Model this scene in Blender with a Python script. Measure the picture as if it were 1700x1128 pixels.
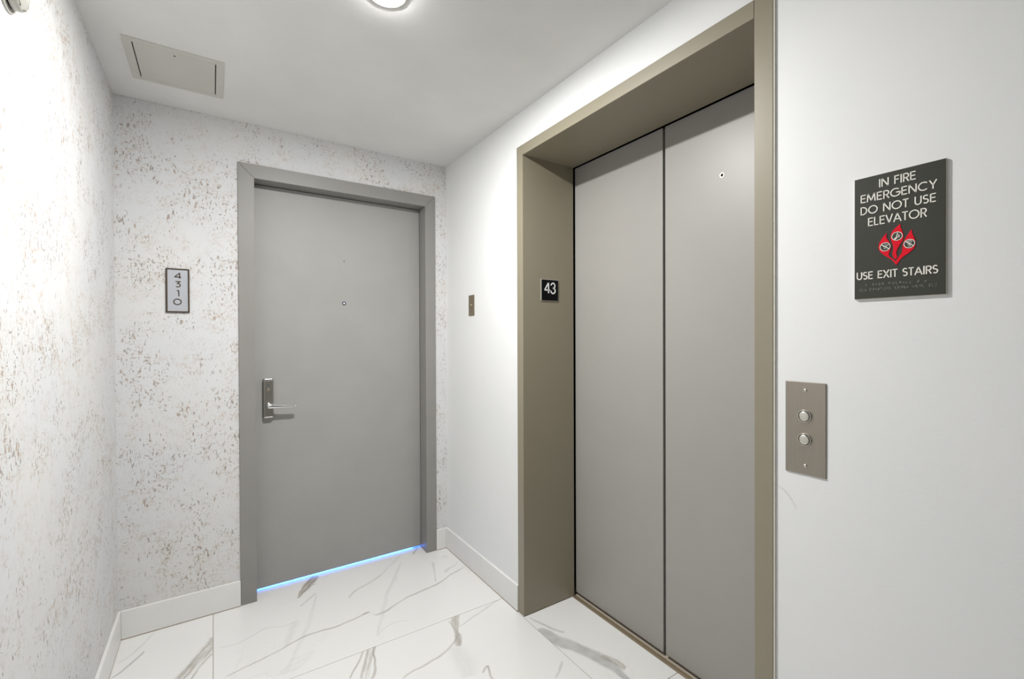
import bpy, bmesh, math, random
from mathutils import Vector, Matrix

# ------------------------------------------------------------------ clear
for o in list(bpy.data.objects):
    bpy.data.objects.remove(o, do_unlink=True)
scene = bpy.context.scene
COL = scene.collection

# ------------------------------------------------------------------ camera
CAM = Vector((-1.1991, -2.5498, 1.2971))
CR = Vector((0.83444309, -0.55108144, -0.00373918))
CU = Vector((0.00657524, 0.0031712, 0.99997335))
CF = Vector((0.5510549, 0.83444544, -0.00626968))
FPX = 751.31
cd = bpy.data.cameras.new('camera')
cd.sensor_width = 36.0
cd.lens = FPX * 36.0 / 1700.0
cd.clip_start = 0.02
cam = bpy.data.objects.new('camera', cd)
COL.objects.link(cam)
mw = Matrix.Identity(4)
for i in range(3):
    mw[i][0] = CR[i]; mw[i][1] = CU[i]; mw[i][2] = -CF[i]; mw[i][3] = CAM[i]
cam.matrix_world = mw
scene.camera = cam

def ray(u, v):
    return CF + CR * ((u - 850) / FPX) - CU * ((v - 564) / FPX)
def on(u, v, ax, val):
    w = ray(u, v); t = (val - CAM[ax]) / w[ax]
    return CAM + w * t

# ------------------------------------------------------------------ world, view
world = bpy.data.worlds.new('world'); scene.world = world
world.use_nodes = True
world.node_tree.nodes['Background'].inputs[0].default_value = (0.02, 0.02, 0.02, 1)
world.node_tree.nodes['Background'].inputs[1].default_value = 0.0
vs = scene.view_settings
vs.view_transform = 'Standard'; vs.look = 'None'; vs.gamma = 1.0
vs.use_curve_mapping = False
vs.exposure = 2.28
LAMP = 300.0            # radiance of the ceiling lamp lens

# ------------------------------------------------------------------ room size (metres)
W = 1.549               # corridor width: left wall x=-W, right wall x=0
H = 2.341               # ceiling
YB = -6.6               # wall behind the camera
HB, TB = 0.123, 0.012   # baseboard
DL, DR, DT = -1.096, -0.074, 2.1445      # apartment door frame, outer
IL, IR, IT = -1.027, -0.138, 2.077       # inner
DY = 0.085              # leaf face
EL, ER, ET = -0.7885, -1.9537, 2.1815    # elevator frame, outer
OW = 0.0485
JL, JR, JT = EL - OW, ER + OW, 2.1336    # inner
EC = -1.3665            # meeting line of the two panels
EX = 0.316              # panel face
FP = -0.0070            # frame face

# ------------------------------------------------------------------ light behind the apartment door
ld = bpy.data.lights.new('room_light_behind_door', 'AREA')
ld.shape = 'RECTANGLE'; ld.size = 0.86; ld.size_y = 0.03
ld.energy = 1.6; ld.color = (0.04, 0.17, 1.0)
lo = bpy.data.objects.new('room_light_behind_door', ld); COL.objects.link(lo)
lo.location = ((IL + IR) / 2, 0.19, 0.04)
lo.rotation_euler = (math.radians(-65), 0, 0)

# ================================================================== helpers
def mesh_obj(name, bm, mat=None, parent=None, smooth=False):
    bmesh.ops.recalc_face_normals(bm, faces=bm.faces[:])
    me = bpy.data.meshes.new(name)
    bm.to_mesh(me); bm.free()
    if smooth:
        for p in me.polygons: p.use_smooth = True
    if mat: me.materials.append(mat)
    o = bpy.data.objects.new(name, me); COL.objects.link(o)
    if parent:
        o.parent = parent
        o.matrix_parent_inverse = parent.matrix_basis.inverted()
    return o
def empty(name, loc):
    o = bpy.data.objects.new(name, None); COL.objects.link(o)
    o.empty_display_size = 0.05; o.location = loc
    return o
def tag(o, label=None, cat=None, kind=None, group=None):
    if label: o['label'] = label
    if cat: o['category'] = cat
    if kind: o['kind'] = kind
    if group: o['group'] = group
    return o
def box(bm, x0, x1, y0, y1, z0, z1, bev=0.0, seg=2):
    b = bmesh.new()
    bmesh.ops.create_cube(b, size=1.0)
    for v in b.verts:
        v.co = Vector(((x0 + x1) / 2 + v.co.x * (x1 - x0), (y0 + y1) / 2 + v.co.y * (y1 - y0), (z0 + z1) / 2 + v.co.z * (z1 - z0)))
    if bev > 0:
        bmesh.ops.bevel(b, geom=b.edges[:], offset=bev, segments=seg, affect='EDGES', profile=0.5)
    merge(bm, b)
    return bm
def merge(bm, b):
    me = bpy.data.meshes.new('tmp'); b.to_mesh(me); b.free()
    bm.from_mesh(me); bpy.data.meshes.remove(me)
def B(*a, **k):
    return box(bmesh.new(), *a, **k)
def prism(bm, pts, org, ua, va, wa, depth, bev=0.0):
    """extrude the 2-D outline pts; ua, va span its plane, wa is the extrusion"""
    b = bmesh.new()
    org = Vector(org); ua = Vector(ua); va = Vector(va); wa = Vector(wa)
    lo_ = [b.verts.new(org + ua * p[0] + va * p[1]) for p in pts]
    hi_ = [b.verts.new(org + ua * p[0] + va * p[1] + wa * depth) for p in pts]
    n = len(pts)
    f1 = b.faces.new(lo_); f2 = b.faces.new(hi_)
    for i in range(n):
        b.faces.new((lo_[i], lo_[(i + 1) % n], hi_[(i + 1) % n], hi_[i]))
    bmesh.ops.recalc_face_normals(b, faces=b.faces[:])
    if bev > 0:
        bmesh.ops.bevel(b, geom=[e for e in f2.edges], offset=bev, segments=2, affect='EDGES', profile=0.5)
    bmesh.ops.triangulate(b, faces=[f for f in b.faces if len(f.verts) > 4])
    merge(bm, b)
    return bm
def lathe(bm, prof, org, axis, seg=40):
    """prof: (radius, height) along axis"""
    axis = Vector(axis).normalized(); org = Vector(org)
    t = Vector((0, 0, 1)) if abs(axis.z) < 0.9 else Vector((1, 0, 0))
    u = axis.cross(t).normalized(); v = axis.cross(u)
    b = bmesh.new(); rings = []
    for r, h in prof:
        if r < 1e-6:
            rings.append([b.verts.new(org + axis * h)])
        else:
            rings.append([b.verts.new(org + axis * h + (u * math.cos(2 * math.pi * i / seg) + v * math.sin(2 * math.pi * i / seg)) * r) for i in range(seg)])
    for a, c in zip(rings, rings[1:]):
        for i in range(seg):
            j = (i + 1) % seg
            if len(a) == 1 and len(c) == 1: continue
            if len(a) == 1: b.faces.new((a[0], c[i], c[j]))
            elif len(c) == 1: b.faces.new((a[i], a[j], c[0]))
            else: b.faces.new((a[i], a[j], c[j], c[i]))
    merge(bm, b)
    return bm
def ribbon(bm, pts, w, org, ua, va, wa, depth, closed=False):
    pts = [Vector((p[0], p[1])) for p in pts]
    n = len(pts); L = []; R = []
    for i in range(n):
        if closed: a, c = pts[i - 1], pts[(i + 1) % n]
        else: a, c = pts[max(i - 1, 0)], pts[min(i + 1, n - 1)]
        d1 = (pts[i] - a); d2 = (c - pts[i])
        d1 = d1.normalized() if d1.length > 1e-9 else d2.normalized()
        d2 = d2.normalized() if d2.length > 1e-9 else d1
        t = d1 + d2
        t = t.normalized() if t.length > 1e-6 else d1
        nrm = Vector((-t.y, t.x))
        k = w / 2 / max(0.35, Vector((-d1.y, d1.x)).dot(nrm))
        L.append(pts[i] + nrm * k); R.append(pts[i] - nrm * k)
    if closed:
        for i in range(n):
            j = (i + 1) % n
            prism(bm, [L[i], R[i], R[j], L[j]], org, ua, va, wa, depth)
    else:
        prism(bm, L + R[::-1], org, ua, va, wa, depth)
    return bm

# ================================================================== materials
class NT:
    def __init__(s, name):
        s.m = bpy.data.materials.new(name); s.m.use_nodes = True
        s.t = s.m.node_tree; s.b = s.t.nodes['Principled BSDF']
    def n(s, typ, **kw):
        nd = s.t.nodes.new(typ)
        for k, v in kw.items(): setattr(nd, k, v)
        return nd
    def l(s, a, b): s.t.links.new(a, b)
    def put(s, sock, v):
        if isinstance(v, bpy.types.NodeSocket): s.l(v, sock)
        else: sock.default_value = v
    def math(s, op, a, b=None, c=None, clamp=False):
        nd = s.n('ShaderNodeMath', operation=op); nd.use_clamp = clamp
        s.put(nd.inputs[0], a)
        if b is not None: s.put(nd.inputs[1], b)
        if c is not None: s.put(nd.inputs[2], c)
        return nd.outputs[0]
    def pos(s):
        return s.n('ShaderNodeNewGeometry').outputs['Position']
    def comb(s, x, y, z=0.0):
        nd = s.n('ShaderNodeCombineXYZ')
        for i, q in enumerate((x, y, z)): s.put(nd.inputs[i], q)
        return nd.outputs[0]
    def sep(s, v):
        nd = s.n('ShaderNodeSeparateXYZ'); s.l(v, nd.inputs[0]); return nd.outputs
    def noise(s, vec, scale, detail=3.0, rough=0.55, dist=0.0):
        nd = s.n('ShaderNodeTexNoise')
        s.l(vec, nd.inputs['Vector']); nd.inputs['Scale'].default_value = scale
        nd.inputs['Detail'].default_value = detail; nd.inputs['Roughness'].default_value = rough
        nd.inputs['Distortion'].default_value = dist
        return nd.outputs[0]
    def ramp(s, f, a, b):
        nd = s.n('ShaderNodeMapRange', interpolation_type='SMOOTHSTEP')
        s.put(nd.inputs[0], f); nd.inputs[1].default_value = a; nd.inputs[2].default_value = b
        return nd.outputs[0]
    def mix(s, f, a, b):
        nd = s.n('ShaderNodeMix', data_type='RGBA')
        s.put(nd.inputs[0], f)
        for i, q in ((6, a), (7, b)):
            if isinstance(q, tuple): nd.inputs[i].default_value = (q[0], q[1], q[2], 1)
            else: s.l(q, nd.inputs[i])
        return nd.outputs[2]
    def vscale(s, v, k):
        nd = s.n('ShaderNodeVectorMath', operation='MULTIPLY')
        s.l(v, nd.inputs[0]); nd.inputs[1].default_value = k
        return nd.outputs[0]
    def bump(s, h, dist, strength=1.0):
        nd = s.n('ShaderNodeBump'); nd.inputs['Distance'].default_value = dist
        nd.inputs['Strength'].default_value = strength
        s.l(h, nd.inputs['Height']); s.l(nd.outputs[0], s.b.inputs['Normal'])
    def set(s, col=None, rough=None, metal=None, spec=None):
        if col is not None:
            if isinstance(col, tuple): s.b.inputs['Base Color'].default_value = (col[0], col[1], col[2], 1)
            else: s.l(col, s.b.inputs['Base Color'])
        if rough is not None: s.put(s.b.inputs['Roughness'], rough)
        if metal is not None: s.b.inputs['Metallic'].default_value = metal
        if spec is not None: s.b.inputs['Specular IOR Level'].default_value = spec
        return s
    def stroke(s, P2, pts, strength=1.0, soft=1.0, streak=0.0, plane=None):
        """mask of a painted/mineral streak. P2: (h, v) sockets; pts: (h, v, halfwidth) in metres, monotone along first->last"""
        a = Vector(pts[0][:2]); e = Vector(pts[-1][:2])
        d = (e - a); Ln = d.length; d = d / Ln; q = Vector((-d.y, d.x))
        uu = [(Vector(p[:2]) - a).dot(d) / Ln for p in pts]
        vv = [(Vector(p[:2]) - a).dot(q) for p in pts]
        ww = [max(p[2], 1e-4) for p in pts]
        A = max(max(abs(x) for x in vv), 1e-3); WM = max(ww)
        lin = lambda c0, cx, cy: s.math('MULTIPLY_ADD', P2[0], cx, s.math('MULTIPLY_ADD', P2[1], cy, c0))
        u = lin(-(a.dot(d)) / Ln, d.x / Ln, d.y / Ln)
        v = lin(-(a.dot(q)), q.x, q.y)
        def curve(vals):
            nd = s.n('ShaderNodeFloatCurve')
            c = nd.mapping.curves[0]
            while len(c.points) < len(vals): c.points.new(0.5, 0.5)
            for pt, (x, y) in zip(c.points, vals):
                pt.location = (x, y)
            nd.mapping.use_clip = True
            nd.mapping.update()
            s.l(u, nd.inputs['Value'])
            return nd.outputs[0]
        cen = curve([(x, 0.5 + 0.5 * y / A) for x, y in zip(uu, vv)])
        wid = curve([(x, y / WM) for x, y in zip(uu, ww)])
        c = s.math('MULTIPLY_ADD', cen, 2 * A, -A)
        dist = s.math('ABSOLUTE', s.math('SUBTRACT', v, c))
        rel = s.math('DIVIDE', dist, s.math('MAXIMUM', s.math('MULTIPLY', wid, WM), 1e-4))
        m = s.ramp(rel, 1.0, 1.0 - soft)
        ends = s.math('MULTIPLY', s.ramp(u, -0.01, 0.03), s.ramp(u, 1.01, 0.97))
        m = s.math('MULTIPLY', m, ends)
        if streak > 0:
            vec = s.comb(s.math('MULTIPLY', u, Ln * 9), s.math('MULTIPLY', s.math('SUBTRACT', v, c), 110.0), Ln * 37)
            nz = s.ramp(s.noise(vec, 1.0, 3.0), 0.35, 0.62)
            m = s.math('MULTIPLY', m, s.math('MULTIPLY_ADD', nz, streak, 1 - streak))
        return s.math('MULTIPLY', m, strength)

def paint(name, col, rough, bump=0.0002, scale=180.0, spec=0.4, mottle=0.02):
    k = NT(name); p = k.pos()
    f = k.ramp(k.noise(p, 5.0, 3), 0.3, 0.7)
    k.set(k.mix(f, tuple(c * (1 - mottle) for c in col), tuple(min(1, c * (1 + mottle)) for c in col)), rough, 0.0, spec)
    if bump: k.bump(k.noise(p, scale, 2), bump, 0.6)
    return k.m

WHITE = (0.80, 0.80, 0.79)
M_CEIL = paint('ceiling_paint', (0.78, 0.78, 0.765), 0.75)
M_BASE = paint('baseboard_paint', (0.79, 0.785, 0.77), 0.35, 0.0001)
M_GREY = paint('door_grey_paint', (0.335, 0.332, 0.318), 0.5, 0.00008, 300)
M_DFRAME = paint('door_frame_paint', (0.262, 0.256, 0.242), 0.45, 0.00008, 300)
M_ELEV = paint('elevator_panel_enamel', (0.335, 0.325, 0.305), 0.41, 0.00003, 400, 0.5, 0.01)
M_EFRAME = paint('elevator_frame_enamel', (0.262, 0.235, 0.172), 0.42, 0.00003, 400, 0.5, 0.01)
M_HATCH = paint('access_panel_paint', (0.60, 0.595, 0.545), 0.55, 0.00008)
M_DARK = NT('black_rubber').set((0.006, 0.006, 0.006), 0.8).m
M_SILL = NT('sill_bronze').set((0.42, 0.34, 0.24), 0.4, 0.6).m
M_WPLAST = paint('white_plastic', (0.62, 0.61, 0.58), 0.4, 0.0)

def brushed(name, col, rough, axis=2):
    k = NT(name); p = k.pos()
    sc = [700.0, 700.0, 700.0]; sc[axis] = 12.0
    nz = k.noise(k.vscale(p, tuple(sc)), 1.0, 2)
    k.set(k.mix(nz, tuple(c * 0.9 for c in col), tuple(c * 1.1 for c in col)), k.math('MULTIPLY_ADD', nz, 0.12, rough - 0.06), 1.0)
    k.bump(nz, 0.00002, 0.5)
    return k.m
M_STEEL = brushed('brushed_steel', (0.37, 0.335, 0.29), 0.42)
M_BTN = brushed('button_steel', (0.72, 0.70, 0.64), 0.3)
M_CHROME = NT('polished_chrome').set((0.80, 0.80, 0.80), 0.12, 1.0).m
M_LOCK = brushed('lock_steel', (0.38, 0.36, 0.33), 0.35)
M_BRASSP = brushed('plate_bronze_steel', (0.42, 0.36, 0.27), 0.45)

# -- painted right wall with the scuff below the call panel
k = NT('wall_white_paint'); p = k.pos(); s_ = k.sep(p)
yz = (s_[1], s_[2])
m1 = k.stroke(yz, [(-1.971, 0.912, 0.002), (-1.991, 0.893, 0.0035), (-2.000, 0.880, 0.0022), (-2.008, 0.868, 0.0008)], 0.32, 0.9, 0.5)
m2 = k.stroke(yz, [(-1.963, 0.916, 0.001), (-1.972, 0.910, 0.003), (-1.978, 0.908, 0.001)], 0.22, 0.9, 0.4)
m3 = k.stroke(yz, [(-2.385, 0.80, 0.001), (-2.392, 0.795, 0.002), (-2.40, 0.793, 0.001)], 0.14, 0.9, 0.3)
mm = k.math('MAXIMUM', k.math('MAXIMUM', m1, m2), m3)
f = k.ramp(k.noise(p, 3.0, 3), 0.3, 0.7)
base = k.mix(f, (0.785, 0.795, 0.795), (0.805, 0.81, 0.81))
k.set(k.mix(mm, base, (0.25, 0.23, 0.21)), 0.55, 0.0, 0.4)
k.bump(k.noise(p, 160.0, 2), 0.00025, 0.6)
M_WALL = k.m

# -- cork-fleck wallpaper (axis 0: x along the wall, 1: y along the wall)
def wallpaper(name, ax, seed):
    k = NT(name); p = k.pos(); s3 = k.sep(p)
    h, z = s3[ax], s3[2]
    v = k.comb(h, z, seed)
    br = k.n('ShaderNodeTexBrick'); k.l(v, br.inputs['Vector'])
    br.offset = 0.37; br.inputs['Scale'].default_value = 1.0
    br.inputs['Brick Width'].default_value = 0.305; br.inputs['Row Height'].default_value = 0.61
    br.inputs['Mortar Size'].default_value = 0.0008; br.inputs['Mortar Smooth'].default_value = 0.3
    br.inputs['Color1'].default_value = (0, 0, 0, 1); br.inputs['Color2'].default_value = (1, 1, 1, 1)
    brv = br.outputs['Color']; seam = br.outputs['Fac']
    shade = k.sep(brv)[0]
    # clusters, shifted from one cork sheet to the next
    cl = k.noise(k.comb(h, z, k.math('MULTIPLY_ADD', shade, 3.0, seed)), 4.2, 2, 0.5)
    c1 = k.ramp(cl, 0.42, 0.66)
    mid = k.noise(k.comb(h, z, seed + 9), 17.0, 2, 0.5)
    c2 = k.math('MULTIPLY', k.math('MULTIPLY_ADD', c1, 0.7, 0.3), k.ramp(mid, 0.36, 0.62))
    tan_n = k.noise(k.comb(k.math('MULTIPLY', h, 98.0), k.math('MULTIPLY', z, 72.0), seed), 1.0, 4, 0.68, 0.8)
    tan = k.math('MULTIPLY', k.ramp(tan_n, 0.46, 0.63), c2)
    # short dark chips, upright and lying
    chipv = k.noise(k.comb(k.math('MULTIPLY', h, 135.0), k.math('MULTIPLY', z, 48.0), seed + 3), 1.0, 2.5, 0.55, 0.5)
    chiph = k.noise(k.comb(k.math('MULTIPLY', h, 68.0), k.math('MULTIPLY', z, 140.0), seed + 5), 1.0, 2.5, 0.55, 0.5)
    gate = k.math('MULTIPLY_ADD', k.ramp(k.noise(k.comb(h, z, seed + 21), 6.0, 3), 0.36, 0.64), 0.11, -0.07)
    cv = k.ramp(k.math('ADD', chipv, gate), 0.605, 0.685)
    ch = k.ramp(k.math('ADD', chiph, gate), 0.645, 0.72)
    chip = k.math('MAXIMUM', cv, ch)
    hue = k.ramp(k.noise(k.comb(h, z, seed + 40), 30.0, 2), 0.35, 0.65)
    cool = k.ramp(k.noise(v, 2.2, 2), 0.3, 0.7)
    base = k.mix(cool, (0.655, 0.665, 0.68), (0.685, 0.685, 0.68))
    col = k.mix(k.math('MULTIPLY', tan, 0.55), base, (0.45, 0.31, 0.195))
    col = k.mix(k.math('MULTIPLY', seam, 0.10), col, (0.5, 0.42, 0.33))
    dk = k.mix(hue, (0.185, 0.145, 0.105), (0.32, 0.20, 0.12))
    col = k.mix(k.math('MULTIPLY', chip, 0.68), col, dk)
    k.set(col, 0.85, 0.0, 0.15)
    hgt = k.math('SUBTRACT', k.math('MULTIPLY', k.noise(v, 60.0, 3), 0.4), k.math('ADD', chip, k.math('MULTIPLY', tan, 0.5)))
    k.bump(hgt, 0.0006, 0.5)
    return k.m
M_WPB = wallpaper('cork_wallpaper_back', 0, 1.7)
M_WPL = wallpaper('cork_wallpaper_side', 1, 6.3)

# -- marble tiles: each tile has its own veins
def marble(name, seed, veins, general=0.18):
    k = NT(name); p = k.pos(); s3 = k.sep(p)
    wob = k.n('ShaderNodeTexNoise'); k.l(p, wob.inputs['Vector'])
    wob.inputs['Scale'].default_value = 9.0; wob.inputs['Detail'].default_value = 4.0
    wc = k.sep(wob.outputs['Color'])
    P2 = (k.math('ADD', s3[0], k.math('MULTIPLY_ADD', wc[0], 0.030, -0.015)),
          k.math('ADD', s3[1], k.math('MULTIPLY_ADD', wc[1], 0.030, -0.015)))
    v = k.comb(s3[0], s3[1], seed)
    # faint wandering hairlines and clouds of the stone
    n1 = k.noise(v, 2.3, 5, 0.55, 1.1)
    hair = k.ramp(k.math('ABSOLUTE', k.math('SUBTRACT', n1, 0.5)), 0.012, 0.0)
    hair = k.math('MULTIPLY', hair, k.ramp(k.noise(v, 1.9, 2), 0.5, 0.68))
    cloud = k.ramp(k.noise(v, 2.8, 4), 0.5, 0.8)
    col = k.mix(k.math('MULTIPLY', cloud, 0.10), (0.80, 0.80, 0.79), (0.62, 0.64, 0.65))
    col = k.mix(k.math('MULTIPLY', hair, general), col, (0.50, 0.48, 0.45))
    tone = k.ramp(k.noise(v, 16.0, 3), 0.35, 0.65)
    warm = k.mix(tone, (0.29, 0.26, 0.22), (0.42, 0.38, 0.33))
    grey = k.mix(tone, (0.36, 0.365, 0.36), (0.47, 0.475, 0.47))
    for kind, pts, st, soft, streak in veins:
        w = []
        for i, (u_, v_, hw) in enumerate(pts):
            q = on(u_, v_, 2, 0.0)
            dpt = (q - CAM).dot(CF)
            w.append((q.x, q.y, hw * dpt / FPX))
        m = k.stroke(P2, w, st, soft, streak)
        col = k.mix(m, col, warm if kind == 'w' else grey)
    k.set(col, 0.16, 0.0, 0.5)
    return k.m
Z3 = lambda pts: [(130 + x * .24706, 860 + y * .24706, w) for x, y, w in pts]
ZA = lambda pts: [(330 + x * .20216, 900 + y * .20216, w) for x, y, w in pts]
ZB = lambda pts: [(600 + x * .20216, 900 + y * .20216, w) for x, y, w in pts]
ZC = lambda pts: [(850 + x * .16471, 980 + y * .16471, w) for x, y, w in pts]
VA = [('w', Z3([(930, 800, 14), (895, 855, 15), (840, 920, 13), (770, 985, 13), (700, 1060, 14), (640, 1120, 14)]), .75, .7, .75),
      ('w', Z3([(912, 905, 3), (850, 960, 3), (800, 1020, 3), (750, 1085, 4)]), .6, .9, .2),
      ('g', Z3([(440, 895, 1.5), (410, 925, 3), (340, 990, 3.5), (270, 1045, 3), (220, 1075, 2)]), .75, .9, .1),
      ('g', Z3([(510, 775, 2), (420, 860, 3), (340, 930, 3), (265, 975, 3)]), .35, .9, .2)]
VB = [('w', ZA([(960, 285, 9), (910, 340, 10), (860, 400, 7), (830, 430, 5), (805, 465, 1.5)]), .95, .55, .3),
      ('w', ZA([(930, 350, 2.5), (945, 352, 2), (962, 350, 1)]), .6, .9, 0),
      ('w', ZA([(960, 420, 1.5), (900, 470, 2.5), (830, 530, 2.5)]), .45, .9, .2),
      ('g', ZA([(965, 415, 3), (940, 540, 4), (900, 680, 6), (850, 800, 6), (790, 930, 6), (720, 1060, 4)]), .22, .95, .5),
      ('g', ZA([(720, 855, 5), (760, 740, 10), (800, 650, 8)]), .22, .95, .4),
      ('w', ZA([(220, 1115, 1.5), (330, 1060, 2.2), (470, 990, 2.5), (600, 925, 2.6), (720, 860, 2.6), (870, 780, 3), (1000, 735, 3), (1160, 685, 3.4), (1280, 630, 3), (1405, 570, 2.8)]), .62, .85, .2),
      ('w', ZB([(0, 600, 2.4), (70, 572, 2.6), (110, 597, 3), (180, 575, 3.6), (260, 525, 3), (360, 465, 2.4), (480, 412, 3.2), (600, 360, 2.6), (690, 305, 2.2), (760, 255, 2), (850, 205, 1.2)]), .6, .85, .15),
      ('g', ZA([(150, 868, 1.5), (300, 840, 2.2), (430, 780, 2.2), (560, 705, 2.2), (680, 700, 2), (800, 660, 1.5)]), .35, .9, .2),
      ('w', ZA([(1230, 465, 3), (1290, 400, 4), (1350, 365, 3.5), (1410, 335, 2), (1500, 270, 2)]), .38, .9, .3),
      ('g', ZB([(0, 380, 3), (90, 320, 4), (180, 250, 4), (270, 160, 4), (320, 100, 3)]), .28, .95, .4),
      ('g', ZB([(330, 160, 3), (270, 300, 5), (200, 470, 6), (160, 650, 5), (130, 780, 4)]), .25, .95, .4),
      ('w', ZB([(425, 105, 2.2), (445, 75, 2.4), (465, 45, 2)]), .6, .9, 0),
      ('g', ZB([(580, 165, 4), (595, 210, 3.5), (600, 265, 2.5), (610, 330, 2)]), .38, .9, .3),
      ('g', ZB([(695, 255, 4.5), (715, 225, 3.5), (750, 200, 2.5), (790, 165, 2)]), .45, .9, .3),
      ('g', ZB([(660, 135, 2), (690, 118, 3.5), (715, 128, 2)]), .3, .9, .2),
      ('g', ZB([(160, 740, 2), (220, 690, 2.4), (290, 660, 2.4), (385, 650, 2)]), .3, .9, .2)]
VC = [('w', ZB([(85, 840, 11), (80, 900, 11), (65, 980, 10), (40, 1060, 9), (20, 1140, 9)]), .55, .8, .85),
      ('w', ZB([(120, 850, 2.5), (105, 900, 3), (122, 990, 2.6), (105, 1070, 4), (70, 1130, 4)]), .7, .85, .2),
      ('w', ZA([(1345, 895, 2.5), (1320, 975, 2.8), (1275, 1060, 2.4), (1240, 1128, 2)]), .65, .85, .15),
      ('w', ZA([(1385, 885, 3), (1375, 960, 3), (1350, 1050, 3), (1330, 1128, 3)]), .5, .85, .3),
      ('w', ZB([(790, 590, 7), (765, 640, 9), (765, 690, 9), (778, 735, 6), (800, 780, 8), (800, 830, 7), (780, 860, 3)]), .75, .6, .35),
      ('w', ZB([(715, 650, 1.5), (735, 690, 2), (765, 735, 2.5)]), .6, .9, .1),
      ('w', ZB([(790, 745, 3), (765, 830, 3.6), (715, 885, 3.2), (650, 940, 3.4), (560, 990, 3.4), (480, 1030, 3.2), (400, 1070, 2.6), (335, 1120, 2)]), .55, .85, .15),
      ('g', ZB([(770, 860, 18), (810, 930, 26), (860, 1010, 28), (880, 1120, 24)]), .22, .95, .3),
      ('g', ZB([(800, 705, 2), (860, 660, 3), (920, 615, 3), (1000, 560, 2.6), (1080, 510, 2.6), (1140, 480, 2)]), .42, .9, .2),
      ('w', ZB([(1000, 1075, 2.5), (1020, 1035, 3), (1035, 1015, 3)]), .6, .85, .1),
      ('w', ZB([(1035, 1015, 3), (1052, 1050, 3.4), (1062, 1090, 3), (1085, 1128, 3)]), .6, .85, .1),
      ('g', ZC([(510, 720, 2), (495, 800, 3.5), (465, 850, 3), (440, 890, 3)]), .5, .9, .1)]
VD = [('g', ZC([(170, 275, 2), (240, 315, 3), (310, 345, 3.5), (400, 390, 4), (470, 420, 4), (540, 440, 4)]), .6, .8, .2),
      ('g', ZC([(250, 395, 6), (330, 430, 12), (430, 500, 15), (540, 545, 16), (650, 580, 14), (760, 630, 15), (870, 685, 16), (980, 745, 15), (1060, 810, 13), (1120, 870, 9), (1190, 920, 6)]), .74, .5, .12),
      ('w', ZC([(900, 665, 4), (980, 690, 8), (1060, 730, 9), (1120, 770, 8), (1152, 800, 3)]), .6, .6, .3)]

def letter_mat(name, col, rough=0.5): return NT(name).set(col, rough).m
M_IVORY = letter_mat('ivory_lettering', (0.88, 0.86, 0.78))
M_SIGN = paint('sign_charcoal', (0.036, 0.037, 0.029), 0.42, 0.0)
M_SIGNEDGE = letter_mat('sign_acrylic_backing', (0.78, 0.73, 0.60), 0.35)
M_RED = NT('flame_red').set((0.74, 0.003, 0.02), 0.6, 0.0, 0.2).m
M_BRAILLE = letter_mat('braille_grey', (0.30, 0.30, 0.26), 0.45)
M_BLACK = NT('plate_black').set((0.003, 0.003, 0.004), 0.5, 0.0, 0.12).m
M_WHITE = letter_mat('white_lettering', (0.82, 0.82, 0.82))
M_BRONZE = letter_mat('sign_dark_bronze', (0.055, 0.032, 0.014), 0.4)
M_SILVER = NT('sign_silver_face').set((0.50, 0.52, 0.56), 0.4, 0.35).m
M_GROUT = letter_mat('grout', (0.50, 0.44, 0.36), 0.9)
M_SEAM = letter_mat('frame_joint', (0.16, 0.14, 0.11), 0.7)

# ================================================================== structure
# floor slab with tiles
fl = mesh_obj('floor', B(-W, 0.42, YB, 0.5, -0.10, -0.0035), M_GROUT)
tag(fl, 'white marble-look porcelain tile floor with grey-brown veins', 'floor', 'structure')
G = 0.0011
ys = [0.5] + [-0.6555 - 0.795 * i for i in range(8)] + [YB]
def tile(x0, x1, y0, y1, veins, seed):
    b = bmesh.new()
    cx, cy = (x0 + x1) / 2, (y0 + y1) / 2
    box(b, x0 + G - cx, x1 - G - cx, y0 + G - cy, y1 - G - cy, -0.0035, 0.0, 0.0008, 1)
    o = mesh_obj('tile', b, marble('marble_tile', seed, veins), None)
    o.location = (cx, cy, 0); o.parent = fl
    return o
for r in range(len(ys) - 1):
    y1, y0 = ys[r], ys[r + 1]
    tile(-W, -1.2075, y0, y1, VA if r == 0 else [], 3.1 + r)
    tile(-1.2075, -0.0105 if r else -0.0, y0, y1, {0: VB, 1: VC}.get(r, []), 11.3 + r * 2.7)
tile(-0.0105, 0.2865, -1.4505, JL, VD, 41.0)
tile(-0.0105, 0.2865, JR, -1.4505, [], 47.0)
for a_, b_ in ((-0.6555, JL), (JR, YB)):
    tile(-0.0105, 0.0, b_ if b_ < a_ else a_, a_, [], 50.0)

tag(mesh_obj('ceiling', B(-W - .12, 0.12, YB - .12, 0.12, H, H + 0.1), M_CEIL), 'smooth matte white painted ceiling', 'ceiling', 'structure')
tag(mesh_obj('wall_left', B(-W - .12, -W, YB - .12, 0.12, -0.1, H), M_WPL), 'left wall in white cork-fleck wallpaper', 'wall', 'structure')
b = bmesh.new()
box(b, -W, DL, 0, 0.12, -0.1, H); box(b, DR, 0.0, 0, 0.12, -0.1, H); box(b, DL, DR, 0, 0.12, DT, H)
tag(mesh_obj('wall_back', b, M_WPB), 'end wall in white cork-fleck wallpaper around the grey door', 'wall', 'structure')
b = bmesh.new()
box(b, 0, 0.12, EL, 0.12, -0.1, H); box(b, 0, 0.12, YB - .12, ER, -0.1, H); box(b, 0, 0.12, ER, EL, ET, H)
tag(mesh_obj('wall_right', b, M_WALL), 'plain white painted wall around the elevator', 'wall', 'structure')
tag(mesh_obj('wall_front', B(-W, 0, YB - .12, YB, -0.1, H), M_WALL), 'plain white wall behind the viewer', 'wall', 'structure')

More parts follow.
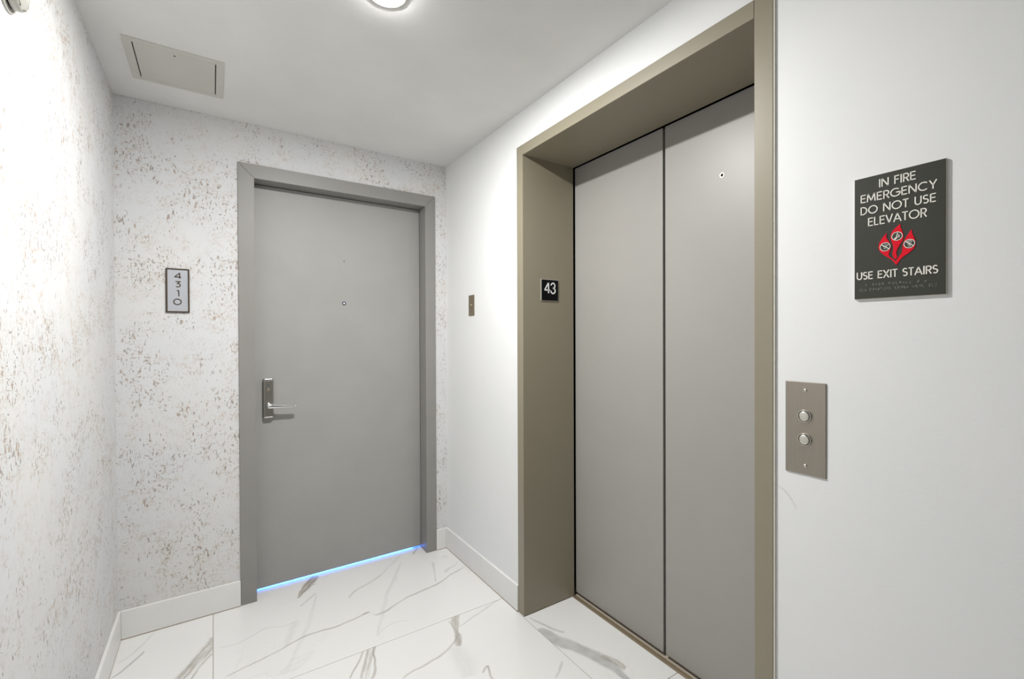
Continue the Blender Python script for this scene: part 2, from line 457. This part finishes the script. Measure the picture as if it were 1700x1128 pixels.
M_BASEGROUT = letter_mat('baseboard_grout', (0.34, 0.25, 0.17), 0.9)
def baseboard(name, x0, x1, y0, y1, label):
    o = tag(mesh_obj(name, B(x0, x1, y0, y1, 0.0022, HB, 0.0022), M_BASE), label, 'baseboard', 'structure')
    mesh_obj('grout_joint', B(x0, x1, y0, y1, 0.0, 0.0024), M_BASEGROUT, o)
baseboard('baseboard_left', -W, -W + TB, YB, 0, 'white baseboard along the left papered wall')
baseboard('baseboard_back', -W + TB, DL, -TB, 0, 'white baseboard between corner and door frame')
baseboard('baseboard_back_corner', DR, -TB, -TB, 0, 'short white baseboard beside the right door jamb')
baseboard('baseboard_right', -TB, 0, EL, 0, 'white baseboard between the corner and the elevator frame')
baseboard('baseboard_right_near', -TB, 0, YB, ER, 'white baseboard beneath the call button wall')

# ================================================================== apartment door
d1 = tag(empty('door_1', ((IL + IR) / 2, DY, 0)), 'flush grey apartment door in a grey mitred metal frame', 'door', 'structure')
PF, PB = -0.008, 0.130
X, Y, Zv = (1, 0, 0), (0, 1, 0), (0, 0, 1)
for nm, pts in (('frame_jamb', [(DL, 0), (IL, 0), (IL, IT - .0002), (DL, DT - .0002)]),
                ('frame_jamb', [(IR, 0), (DR, 0), (DR, DT - .0002), (IR, IT - .0002)]),
                ('frame_head', [(DL + .0002, DT), (IL + .0002, IT), (IR - .0002, IT), (DR - .0002, DT)])):
    mesh_obj(nm, prism(bmesh.new(), pts, (0, PB, 0), X, Zv, (0, -1, 0), PB - PF, 0.0012), M_DFRAME, d1)
leaf = mesh_obj('door_leaf', B(IL + .002, IR - .002, DY, DY + .042, 0.013, IT - .003, 0.0015), M_GREY, d1)
# lock case
def lk(name, b, m, smooth=False): return mesh_obj(name, b, m, leaf, smooth)
lx0, lx1, lz0, lz1 = -0.989, -0.942, 0.886, 1.086
cyl = lambda x, y, z, r, y2, seg=24: lathe(bmesh.new(), [(0, 0), (r, 0), (r, abs(y2 - y) - .0008), (r - .0008, abs(y2 - y)), (0, abs(y2 - y))], (x, y, z), (0, math.copysign(1, y2 - y), 0), seg)
lk('lock_case', B(lx0, lx1, 0.060, DY, lz0, lz1, 0.006, 3), M_LOCK)
lk('lock_top_cap', B(lx0 + .006, lx1 - .006, 0.0585, DY - .004, lz1 - .010, lz1 + .0008, 0.002), M_CHROME)
lk('lock_bottom_cap', B(lx0 + .004, lx1 - .004, 0.0588, DY - .004, lz0 - .0006, lz0 + .006, 0.0015), M_CHROME)
lk('status_light', cyl(-0.964, 0.0602, 1.054, 0.004, 0.058, 16), M_CHROME)
kc = lathe(bmesh.new(), [(0.003, 0), (0.0062, 0), (0.0062, 0.0025), (0.0045, 0.003), (0.0045, 0.001), (0.0, 0.001)], (-0.965, 0.0602, 1.030), (0, -1, 0), 20)
lk('key_cylinder', kc, M_BRASSP)
lk('lever_hub', lathe(bmesh.new(), [(0.0, 0), (0.0145, 0), (0.0145, 0.010), (0.0105, 0.013), (0.0095, 0.040), (0, 0.040)], (-0.966, 0.0602, 0.950), (0, -1, 0), 28), M_CHROME, True)
b = bmesh.new(); rings = []
for x_, zc, hz, hy in ((-0.9785, .950, .004, .004), (-0.977, .950, .0105, .0085), (-0.968, .950, .0125, .0100), (-0.955, .949, .0112, .0098), (-0.93, .9465, .0085, .0095),
                       (-0.90, .9450, .0072, .0092), (-0.86, .9435, .0063, .0088), (-0.842, .943, .0056, .0082), (-0.8395, .943, .0035, .0055)):
    rings.append([b.verts.new((x_, 0.030 + hy * math.copysign(abs(math.cos(a)) ** .7, math.cos(a)), zc + hz * math.copysign(abs(math.sin(a)) ** .7, math.sin(a)))) for a in [2 * math.pi * i / 20 for i in range(20)]])
for r0, r1 in zip(rings, rings[1:]):
    for i in range(20): b.faces.new((r0[i], r0[(i + 1) % 20], r1[(i + 1) % 20], r1[i]))
b.faces.new(rings[0]); b.faces.new(rings[-1])
lk('lever_handle', b, M_CHROME, True)
b = lathe(bmesh.new(), [(0.0055, 0), (0.0105, 0), (0.0105, 0.002), (0.0085, 0.0032), (0.0062, 0.0032), (0.0055, 0.0015)], (-0.5855, DY, 1.487), (0, -1, 0), 28)
pe = lk('peephole', b, NT('peephole_ring').set((0.10, 0.12, 0.18), 0.25, 0.9).m)
lk('peephole_lens', lathe(bmesh.new(), [(0.006, 0.0002), (0.005, 0.0016), (0.003, 0.0026), (0, 0.003)], (-0.5855, DY, 1.487), (0, -1, 0), 24), NT('peephole_lens').set((0.9, 0.9, 0.92), 0.1).m, True)
b = lathe(bmesh.new(), [(0.0, 0), (0.0028, 0), (0.0022, 0.0012), (0, 0.0016)], (-0.584, DY, 1.722), (0, -1, 0), 12)
for v in b.verts: v.co.z = 1.722 + (v.co.z - 1.722) * 2.6
lk('paint_chip', b, letter_mat('paint_chip', (0.20, 0.18, 0.12), 0.6))

# ================================================================== elevator
d2 = tag(empty('door_2', (EX, EC, 0)), 'grey two-panel elevator door deep in a bronze-grey frame', 'elevator door', 'structure')
RX = 0.300
def ep(name, b, m=M_EFRAME, par=d2): return mesh_obj(name, b, m, par)
ep('frame_jamb', B(FP, RX, JL, EL, 0.0, ET, 0.0016))
ep('frame_jamb', B(FP, RX, ER, JR, 0.0, ET, 0.0016))
ep('frame_head', B(FP, RX, JR + .0006, JL - .0006, JT, ET, 0.0016))
ep('frame_caulk', B(FP * .8, 0.004, ER - 0.0030, ER, HB, ET, 0.0008), letter_mat('caulk', (0.80, 0.78, 0.70), 0.7))
GAPH = 0.0055
pl = ep('door_panel', B(EX, EX + .035, EC + GAPH, JL + .006, 0.012, JT + .003, 0.0025), M_ELEV)
prr = ep('door_panel', B(EX, EX + .035, JR - .006, EC - GAPH, 0.012, JT + .003, 0.0025), M_ELEV)
ep('meeting_edge_seal', B(EX + .030, EX + .034, EC - GAPH, EC + GAPH, 0.012, JT + .003), M_DARK)
b = lathe(bmesh.new(), [(0.0058, 0), (0.0098, 0), (0.0098, 0.0008), (0.0086, 0.0018), (0.0062, 0.0018), (0.0058, 0.0004)], (EX, -1.617, 1.869), (-1, 0, 0), 28)
ky = mesh_obj('release_keyhole', b, NT('keyhole_brass').set((0.85, 0.78, 0.66), 0.25, 1.0).m, prr)
mesh_obj('keyhole_bore', lathe(bmesh.new(), [(0.0, 0.0006), (0.0062, 0.0006)], (EX, -1.617, 1.869), (-1, 0, 0), 24), M_DARK, prr)
b = bmesh.new()
box(b, 0.2870, 0.2965, JR, JL, -0.05, 0.0015, 0.0006); box(b, 0.3005, 0.3085, JR, JL, -0.05, 0.0015, 0.0006)
box(b, 0.2965, 0.3005, JR, JL, -0.05, -0.008)
box(b, 0.360, 0.42, JR - .03, JL + .03, -0.05, 0.0015)
ep('sill', b, M_SILL)
ep('sill_groove', B(0.3085, 0.360, JR, JL, -0.05, -0.015), M_DARK)

# ================================================================== ceiling lamp
LX, LY, LR = -0.752, -1.190, 0.050
t = tag(empty('ceiling_light', (LX, LY, H)), 'round glowing recessed lamp in the ceiling before the elevator', 'ceiling light')
mesh_obj('trim_ring', lathe(bmesh.new(), [(LR, -0.002), (LR, 0.0024), (LR + .003, 0.0028), (LR + .012, 0.0016), (LR + .016, 0.0)], (LX, LY, H), (0, 0, -1), 48), M_WPLAST, t, True)
k = NT('lamp_lens'); k.set((0.9, 0.9, 0.9), 0.4)
k.b.inputs['Emission Color'].default_value = (1.0, 0.99, 0.97, 1)
k.b.inputs['Emission Strength'].default_value = LAMP
mesh_obj('lamp_lens', lathe(bmesh.new(), [(LR, 0.0025), (LR * .97, 0.0036), (LR * .85, 0.0044), (LR * .5, 0.0050), (0, 0.0052)], (LX, LY, H), (0, 0, -1), 48), k.m, t, True)

# ================================================================== ceiling access panel
ax0, ax1, ay0, ay1 = -1.4585, -1.1565, -0.513, -0.206
t = tag(empty('access_panel', ((ax0 + ax1) / 2, (ay0 + ay1) / 2, H)), 'square off-white access hatch set in the ceiling near the corner', 'access panel')
b = bmesh.new(); fw = 0.026
TH = 0.004
for q in ((ax0, ax0 + fw, ay0, ay1), (ax1 - fw, ax1, ay0, ay1), (ax0 + fw, ax1 - fw, ay0, ay0 + fw), (ax0 + fw, ax1 - fw, ay1 - fw, ay1)):
    box(b, q[0], q[1], q[2], q[3], H - TH, H, 0.0008, 1)
mesh_obj('hatch_frame', b, M_HATCH, t)
mesh_obj('hatch_recess', B(ax0 + fw, ax1 - fw, ay0 + fw, ay1 - fw, H - .0006, H), M_DARK, t)
hd = mesh_obj('hatch_door', B(ax0 + fw + .0035, ax1 - fw - .0035, ay0 + fw + .0008, ay1 - fw - .0008, H - TH + .0002, H - .0006, 0.0005, 1), M_HATCH, t)
mesh_obj('latch', lathe(bmesh.new(), [(0, 0), (0.0035, 0), (0.0035, 0.0012), (0, 0.0012)], (-1.311, -0.468, H - TH + .0002), (0, 0, -1), 16), NT('latch_dark').set((0.08, 0.07, 0.05), 0.4).m, hd)

# ================================================================== stroke lettering
def arc(cx, cy, rx, ry, a0, a1, n=14):
    return [(cx + rx * math.cos(math.radians(a0 + (a1 - a0) * i / n)), cy + ry * math.sin(math.radians(a0 + (a1 - a0) * i / n))) for i in range(n + 1)]
GL = {
 'I': (0.16, [[(.08, 0), (.08, 1)]]),
 'N': (0.78, [[(.07, 0), (.07, 1)], [(.07, 1), (.71, 0)], [(.71, 0), (.71, 1)]]),
 'F': (0.52, [[(.07, 0), (.07, 1)], [(.07, .94), (.50, .94)], [(.07, .52), (.46, .52)]]),
 'E': (0.56, [[(.07, 0), (.07, 1)], [(.07, .94), (.54, .94)], [(.07, .52), (.50, .52)], [(.07, .06), (.54, .06)]]),
 'L': (0.50, [[(.07, 0), (.07, 1)], [(.07, .06), (.48, .06)]]),
 'T': (0.56, [[(.28, 0), (.28, .94)], [(.0, .94), (.56, .94)]]),
 'R': (0.60, [[(.07, 0), (.07, 1)], [(.07, .94), (.32, .94)] + arc(.32, .70, .22, .24, 90, -90, 12) + [(.07, .46)], [(.30, .46), (.56, 0)]]),
 'M': (0.92, [[(.06, 0), (.13, 1)], [(.13, 1), (.46, .12)], [(.46, .12), (.79, 1)], [(.79, 1), (.86, 0)]]),
 'G': (0.96, [arc(.50, .5, .45, .45, 48, 360, 26), [(.95, .5), (.56, .5)]]),
 'C': (0.90, [arc(.50, .5, .45, .45, 48, 312, 24)]),
 'O': (1.00, [arc(.50, .5, .45, .45, 0, 360, 30)]),
 'D': (0.74, [[(.07, 0), (.07, 1)], [(.07, .94), (.24, .94)] + arc(.24, .5, .44, .44, 90, -90, 16) + [(.07, .06)]]),
 'Y': (0.66, [[(.33, 0), (.33, .42)], [(.33, .42), (.02, 1)], [(.33, .42), (.64, 1)]]),
 'U': (0.68, [[(.07, 1), (.07, .34)] + arc(.34, .33, .27, .27, 180, 360, 14) + [(.61, 1)]]),
 'V': (0.70, [[(.02, 1), (.35, .03)], [(.35, .03), (.68, 1)]]),
 'A': (0.78, [[(.02, 0), (.39, .97)], [(.39, .97), (.76, 0)], [(.16, .32), (.62, .32)]]),
 'X': (0.68, [[(.03, 0), (.63, 1)], [(.63, 0), (.03, 1)]]),
 'S': (0.54, [arc(.27, .72, .21, .22, 35, 250, 14)[:-1] + arc(.27, .28, .22, .23, 80, -145, 15)]),
 '4': (0.86, [[(.66, 0), (.66, .98)], [(.66, .94), (.06, .24)], [(.06, .24), (.84, .24)]]),
 '3': (0.80, [[(.10, .94), (.66, .94), (.36, .60)] + arc(.40, .33, .30, .27, 85, -140, 14)]),
 '1': (0.40, [[(.30, 0), (.30, .96)], [(.30, .94), (.06, .94)]]),
 '0': (1.12, [arc(.56, .5, .50, .45, 0, 360, 32)]),
}
def text_width(s, gap):
    return sum(GL[c][0] if c != ' ' else 0.36 for c in s) + gap * (len(s) - 1)
def lettering(s, org, ua, va, wa, x0, x1, z0, cap, sw, depth, mat, parent, gap=0.10, name='letter'):
    tw = text_width(s, gap); kx = (x1 - x0) / tw
    x = 0.0
    for c in s:
        if c == ' ': x += 0.36 + gap; continue
        wd, strokes = GL[c]
        b = bmesh.new()
        for st in strokes:
            closed = (Vector(st[0]) - Vector(st[-1])).length < 1e-4
            pts = [(x0 + (x + p[0]) * kx, z0 + p[1] * cap) for p in (st[:-1] if closed else st)]
            ribbon(b, pts, sw, org, ua, va, wa, depth, closed)
        mesh_obj(name, b, mat, parent)
        x += wd + gap

# ================================================================== fire sign (right wall)
SY0, SY1, SZ0, SZ1 = -2.128, -2.2795, 1.3767, 1.6426
t = tag(empty('fire_sign', (0, (SY0 + SY1) / 2, SZ0)), 'charcoal fire emergency sign with red flame symbol above the call buttons', 'sign')
mesh_obj('acrylic_backing', B(-0.0045, 0, SY1, SY0, SZ0, SZ1, 0.0006, 1), M_SIGNEDGE, t)
mesh_obj('sign_face', B(-0.0060, -0.0045, SY1 + .0006, SY0 - .0006, SZ0 + .0006, SZ1 - .0006, 0.0004, 1), M_SIGN, t)
SO = (-0.0060, 0, 0); SU = (0, -1, 0); SW_ = (-1, 0, 0)      # u = -y
for s_, a0, a1, z0, cap in (('IN FIRE', 2.1730, 2.2340, 1.6140, .0175), ('EMERGENCY', 2.1400, 2.2660, 1.5875, .0175),
                            ('DO NOT USE', 2.1400, 2.2650, 1.5610, .0175), ('ELEVATOR', 2.1535, 2.2510, 1.5345, .0182),
                            ('USE EXIT STAIRS', 2.1330, 2.2680, 1.4195, .0165)):
    lettering(s_, SO, SU, Zv, SW_, a0, a1, z0, cap, 0.0021, 0.0009, M_IVORY, t)
GF = lambda X_, Y_: on(1440 + X_ * .0798, 360 + Y_ * .0798, 0, -0.006)
def outline(pts):
    o = []
    for q in pts:
        g = GF(*q); o.append((-g.y, g.z))
    return o
def smooth(pts, keep=()):
    """one Chaikin pass, keeping the marked corners"""
    o = []; n = len(pts)
    for i in range(n):
        a, c = Vector(pts[i]), Vector(pts[(i + 1) % n])
        if i in keep: o.append(tuple(a))
        if i not in keep: o.append(tuple(a * .75 + c * .25))
        else: o.append(tuple(a * .75 + c * .25))
        o.append(tuple(a * .25 + c * .75))
    return o
outer = outline([(405, 335), (330, 420), (262, 520), (232, 620), (250, 712), (335, 795), (460, 862), (540, 925), (600, 1008), (630, 970),
                 (682, 900), (745, 830), (880, 745), (980, 650), (1012, 560), (988, 460), (935, 350), (922, 255), (860, 350), (790, 450), (745, 560),
                 (728, 660), (722, 750), (670, 815), (632, 870), (598, 925), (520, 872), (452, 822), (445, 770), (480, 690), (492, 610), (455, 520), (402, 450), (395, 400)])
mesh_obj('flame', prism(bmesh.new(), smooth(outer, (0, 8, 17, 25)), SO, SU, Zv, SW_, 0.0010), M_RED, t)
inner = outline([(692, 145), (600, 220), (512, 310), (480, 420), (510, 530), (545, 620), (532, 720), (522, 790), (552, 860), (588, 888), (618, 852),
                 (625, 820), (600, 770), (612, 690), (680, 580), (740, 490), (757, 390), (722, 280), (690, 210)])
mesh_obj('flame', prism(bmesh.new(), smooth(inner, (0,)), SO, SU, Zv, SW_, 0.0010), M_RED, t)
SO2 = (-0.0070, 0, 0)
def badge(u, z, marks, bar):
    r = 0.0086
    sy = mesh_obj('symbol', prism(bmesh.new(), arc(u, z, r, r, 0, 351, 39), SO2, SU, Zv, SW_, 0.0003), M_SIGN, t)
    b = bmesh.new(); ribbon(b, arc(u, z, r, r, 0, 350, 35), 0.0011, (-0.0073, 0, 0), SU, Zv, SW_, 0.0003, True)
    mesh_obj('symbol_ring', b, M_IVORY, sy)
    b = bmesh.new()
    for w, pts in marks:
        ribbon(b, [(u + x * r, z + y * r) for x, y in pts], w * r, (-0.0073, 0, 0), SU, Zv, SW_, 0.0002)
    mesh_obj('pictogram', b, letter_mat('pictogram_grey', (0.42, 0.42, 0.38)) if bar else M_IVORY, sy)
    if bar:
        b = bmesh.new()
        ribbon(b, [(u - .72 * r, z + .62 * r), (u + .74 * r, z - .58 * r)], 0.0014, (-0.0075, 0, 0), SU, Zv, SW_, 0.0002)
        mesh_obj('prohibition_bar', b, M_IVORY, sy)
badge(2.184, 1.485, [(.30, [(-.45, .25), (.05, .0), (.55, .38)]), (.22, [(.1, .35), (.75, .45)]), (.2, [(-.3, -.3), (.1, -.45)]), (.2, [(-.1, .6), (.15, .6)])], True)
badge(2.204, 1.504, [(.34, [(-.5, -.72), (-.05, -.28), (.15, .0)]), (.46, [(.05, -.15), (.12, .38)]), (.30, [(-.02, .62), (.18, .62)]), (.2, [(.1, .3), (.5, .05)]), (.2, [(.1, .0), (.45, -.3)])], False)
badge(2.224, 1.485, [(.24, [(-.45, .2), (-.3, .6), (.2, .68), (.5, .4)]), (.32, [(0, .35), (0, -.6)]), (.2, [(-.35, -.1), (.4, .15)]), (.2, [(-.25, -.6), (.3, -.55)])], True)
random.seed(4)
b = bmesh.new()
def cells(u0, u1, z, words):
    n = sum(words) + len(words) - 1; st = (u1 - u0) / (n - .4); i = 0
    for w in words:
        for q in range(w):
            pat = random.sample([(0, 0), (1, 0), (0, 1), (1, 1), (0, 2), (1, 2)], random.randint(2, 4))
            for dx, dz in pat:
                lathe(b, [(0.00078, 0), (0.0007, 0.0005), (0, 0.0007)], (-0.0060, -(u0 + st * i + dx * .0018), z - dz * .0020), (-1, 0, 0), 8)
            i += 1
        i += 1
cells(2.1500, 2.2520, 1.4085, [1, 4, 7, 1, 1]); cells(2.1380, 2.2660, 1.3985, [3, 8, 5, 4, 3])
br = mesh_obj('braille', b, M_BRAILLE, t); br['kind'] = 'stuff'

# ================================================================== call button panel
PY0, PY1, PZ0, PZ1 = -1.9814, -2.0713, 0.9597, 1.1842
t = tag(empty('call_button_panel', (0, (PY0 + PY1) / 2, PZ0)), 'brushed steel plate with two round elevator call buttons', 'button panel')
mesh_obj('faceplate', B(-0.0032, 0, PY1, PY0, PZ0, PZ1, 0.0007, 1), M_STEEL, t)
for zb in (1.1020, 1.0450):
    bt = mesh_obj('call_button', lathe(bmesh.new(), [(0.0116, 0.0), (0.0116, 0.0052), (0.0110, 0.0060), (0.008, 0.0064), (0, 0.0066)], (-0.0032, -2.0262, zb), (-1, 0, 0), 40), M_BTN, t, True)
    mesh_obj('button_ring', lathe(bmesh.new(), [(0.0150, 0.0), (0.0150, 0.0042), (0.0145, 0.0050), (0.0137, 0.0050), (0.0133, 0.0044), (0.0133, 0.0)], (-0.0032, -2.0262, zb), (-1, 0, 0), 40), M_BTN, bt)
    mesh_obj('button_gap', lathe(bmesh.new(), [(0.0116, 0.0015), (0.0133, 0.0015)], (-0.0032, -2.0262, zb), (-1, 0, 0), 40), M_DARK, bt)
for zb in (1.1640, 0.9810):
    sc = mesh_obj('screw', lathe(bmesh.new(), [(0.0044, 0), (0.0040, 0.0012), (0.0028, 0.0022), (0, 0.0026)], (-0.0032, -2.0272, zb), (-1, 0, 0), 24), M_BTN, t, True)
    mesh_obj('screw_socket', lathe(bmesh.new(), [(0.0, 0.0027), (0.0012, 0.0027)], (-0.0032, -2.0272, zb), (-1, 0, 0), 6), M_DARK, sc)

# ================================================================== floor number plate on the elevator jamb
t = tag(empty('floor_number_plate', (0.1485, JL, 1.467)), 'small black plate reading 43 on the elevator jamb', 'number plate')
mesh_obj('plate_edge', B(0.0950, 0.2015, JL - .003, JL, 1.4670, 1.5710, 0.0005, 1), letter_mat('plate_silver_edge', (0.40, 0.39, 0.35), 0.35), t)
mesh_obj('plate_face', B(0.0985, 0.1985, JL - .0042, JL - .003, 1.4695, 1.5680, 0.0004, 1), M_BLACK, t)
o43 = (0, JL - .0042, 0)
b = bmesh.new(); D = 0.0008
for pts in ([(.1395, .004), (.1395, .053)], [(.1380, .0525), (.1165, .0185)], [(.1150, .0185), (.1485, .0185)]):
    ribbon(b, [(x, 1.5005 + z) for x, z in pts], 0.0064, o43, X, Zv, (0, -1, 0), D)
mesh_obj('digit', b, M_WHITE, t)
b = bmesh.new()
ribbon(b, [(x, 1.5005 + z) for x, z in arc(.1665, .0405, .0115, .0125, 175, -62, 14)[:-1] + [(.1655, .0295)]], 0.0064, o43, X, Zv, (0, -1, 0), D)
ribbon(b, [(x, 1.5005 + z) for x, z in [(.1655, .0290)] + arc(.1665, .0165, .0130, .0130, 58, -178, 14)], 0.0064, o43, X, Zv, (0, -1, 0), D)
mesh_obj('digit', b, M_WHITE, t)

# ================================================================== apartment number sign
t = tag(empty('room_number_sign', (-1.331, 0, 1.412)), 'bronze-edged silver plaque with stacked numerals 4310 on the papered wall', 'sign')
nx0, nx1, nz0, nz1 = -1.3745, -1.2880, 1.4120, 1.6110
b = bmesh.new(); e_ = 0.0060
for q in ((nx0, nx0 + e_, nz0, nz1), (nx1 - e_, nx1, nz0, nz1), (nx0 + e_, nx1 - e_, nz0, nz0 + e_), (nx0 + e_, nx1 - e_, nz1 - e_, nz1)):
    box(b, q[0], q[1], -0.008, 0.0, q[2], q[3], 0.0008, 1)
mesh_obj('plaque_border', b, M_BRONZE, t)
mesh_obj('plaque_face', B(nx0 + e_, nx1 - e_, -0.006, 0, nz0 + e_, nz1 - e_), M_SILVER, t)
on_ = (0, -0.006, 0)
for c, x0, x1, z0, cap in (('4', -1.3440, -1.3180, 1.5665, .026), ('3', -1.3420, -1.3190, 1.5265, .027), ('1', -1.3365, -1.3245, 1.4860, .027), ('0', -1.3475, -1.3175, 1.4465, .028)):
    lettering(c, on_, X, Zv, (0, -1, 0), x0, x1, z0, cap, 0.0040, 0.0012, M_BRONZE, t, name='digit')
b = bmesh.new()
for i, xx in enumerate((-1.3440, -1.3375, -1.3310, -1.3245)):
    for dx, dz in [((0, 0), (1, 0), (1, 1)), ((0, 0), (1, 0)), ((0, 0),), ((0, 1), (1, 0), (1, 1))][i]:
        lathe(b, [(0.0008, 0), (0.0006, 0.0004), (0, 0.0006)], (xx + dx * .002, -0.006, 1.4345 - dz * .0022), (0, -1, 0), 8)
br = mesh_obj('braille', b, M_SILVER, t); br['kind'] = 'stuff'

# ================================================================== small key switch plate on the right wall
t = tag(empty('key_switch_plate', (0, -0.330, 1.414)), 'small bronze key switch plate between the corner and the elevator', 'switch plate')
mesh_obj('faceplate', B(-0.0035, 0, -0.3625, -0.2985, 1.4140, 1.5285, 0.0015), M_BRASSP, t)
kk = mesh_obj('key_cylinder', lathe(bmesh.new(), [(0.0035, 0.0), (0.0105, 0), (0.0105, 0.003), (0.009, 0.0045), (0.0035, 0.0045), (0.003, 0.001), (0, 0.001)], (-0.0035, -0.3260, 1.4700), (-1, 0, 0), 28), M_BRASSP, t)
for zz in (1.5210, 1.4215):
    mesh_obj('screw', lathe(bmesh.new(), [(0.003, 0), (0.0024, 0.001), (0, 0.0014)], (-0.0035, -0.3305, zz), (-1, 0, 0), 14), M_BRASSP, t, True)

# ================================================================== wall sensor high on the left wall
sy, sz = -1.203, 2.026
M_SENSOR = paint('sensor_plastic', (0.46, 0.455, 0.42), 0.45, 0.0)
t = tag(empty('wall_sensor', (-W, sy, sz - .055)), 'round pale grey alarm sensor mounted high on the papered left wall', 'alarm sensor')
ox = (-W, sy, sz)
mesh_obj('mounting_base', lathe(bmesh.new(), [(0, 0), (0.0555, 0), (0.0555, 0.003), (0.054, 0.0045), (0.0, 0.0045)], ox, (1, 0, 0), 56), M_SENSOR, t)
mesh_obj('seam_groove', lathe(bmesh.new(), [(0.0445, 0.0045), (0.0445, 0.008)], ox, (1, 0, 0), 48), M_DARK, t)
mesh_obj('sensor_body', lathe(bmesh.new(), [(0.0460, 0.0075), (0.0475, 0.0085), (0.0465, 0.019), (0.043, 0.0235), (0.034, 0.026), (0.030, 0.0295), (0.018, 0.0315), (0, 0.032)], ox, (1, 0, 0), 56), M_SENSOR, t, True)
for a_ in range(0, 360, 45):
    b = bmesh.new(); ca = math.radians(a_ + 22)
    box(b, -0.001, 0.0016, -0.009, 0.009, -0.0014, 0.0014, 0.0005, 1)
    mt = Matrix.Translation(Vector(ox) + Vector((0.0226, math.sin(ca) * .0415, -math.cos(ca) * .0415))) @ Matrix.Rotation(ca, 4, 'X')
    bmesh.ops.transform(b, matrix=mt, verts=b.verts[:])
    mesh_obj('vent_slot', b, NT('vent_dark').set((0.10, 0.09, 0.05), 0.6).m, t)
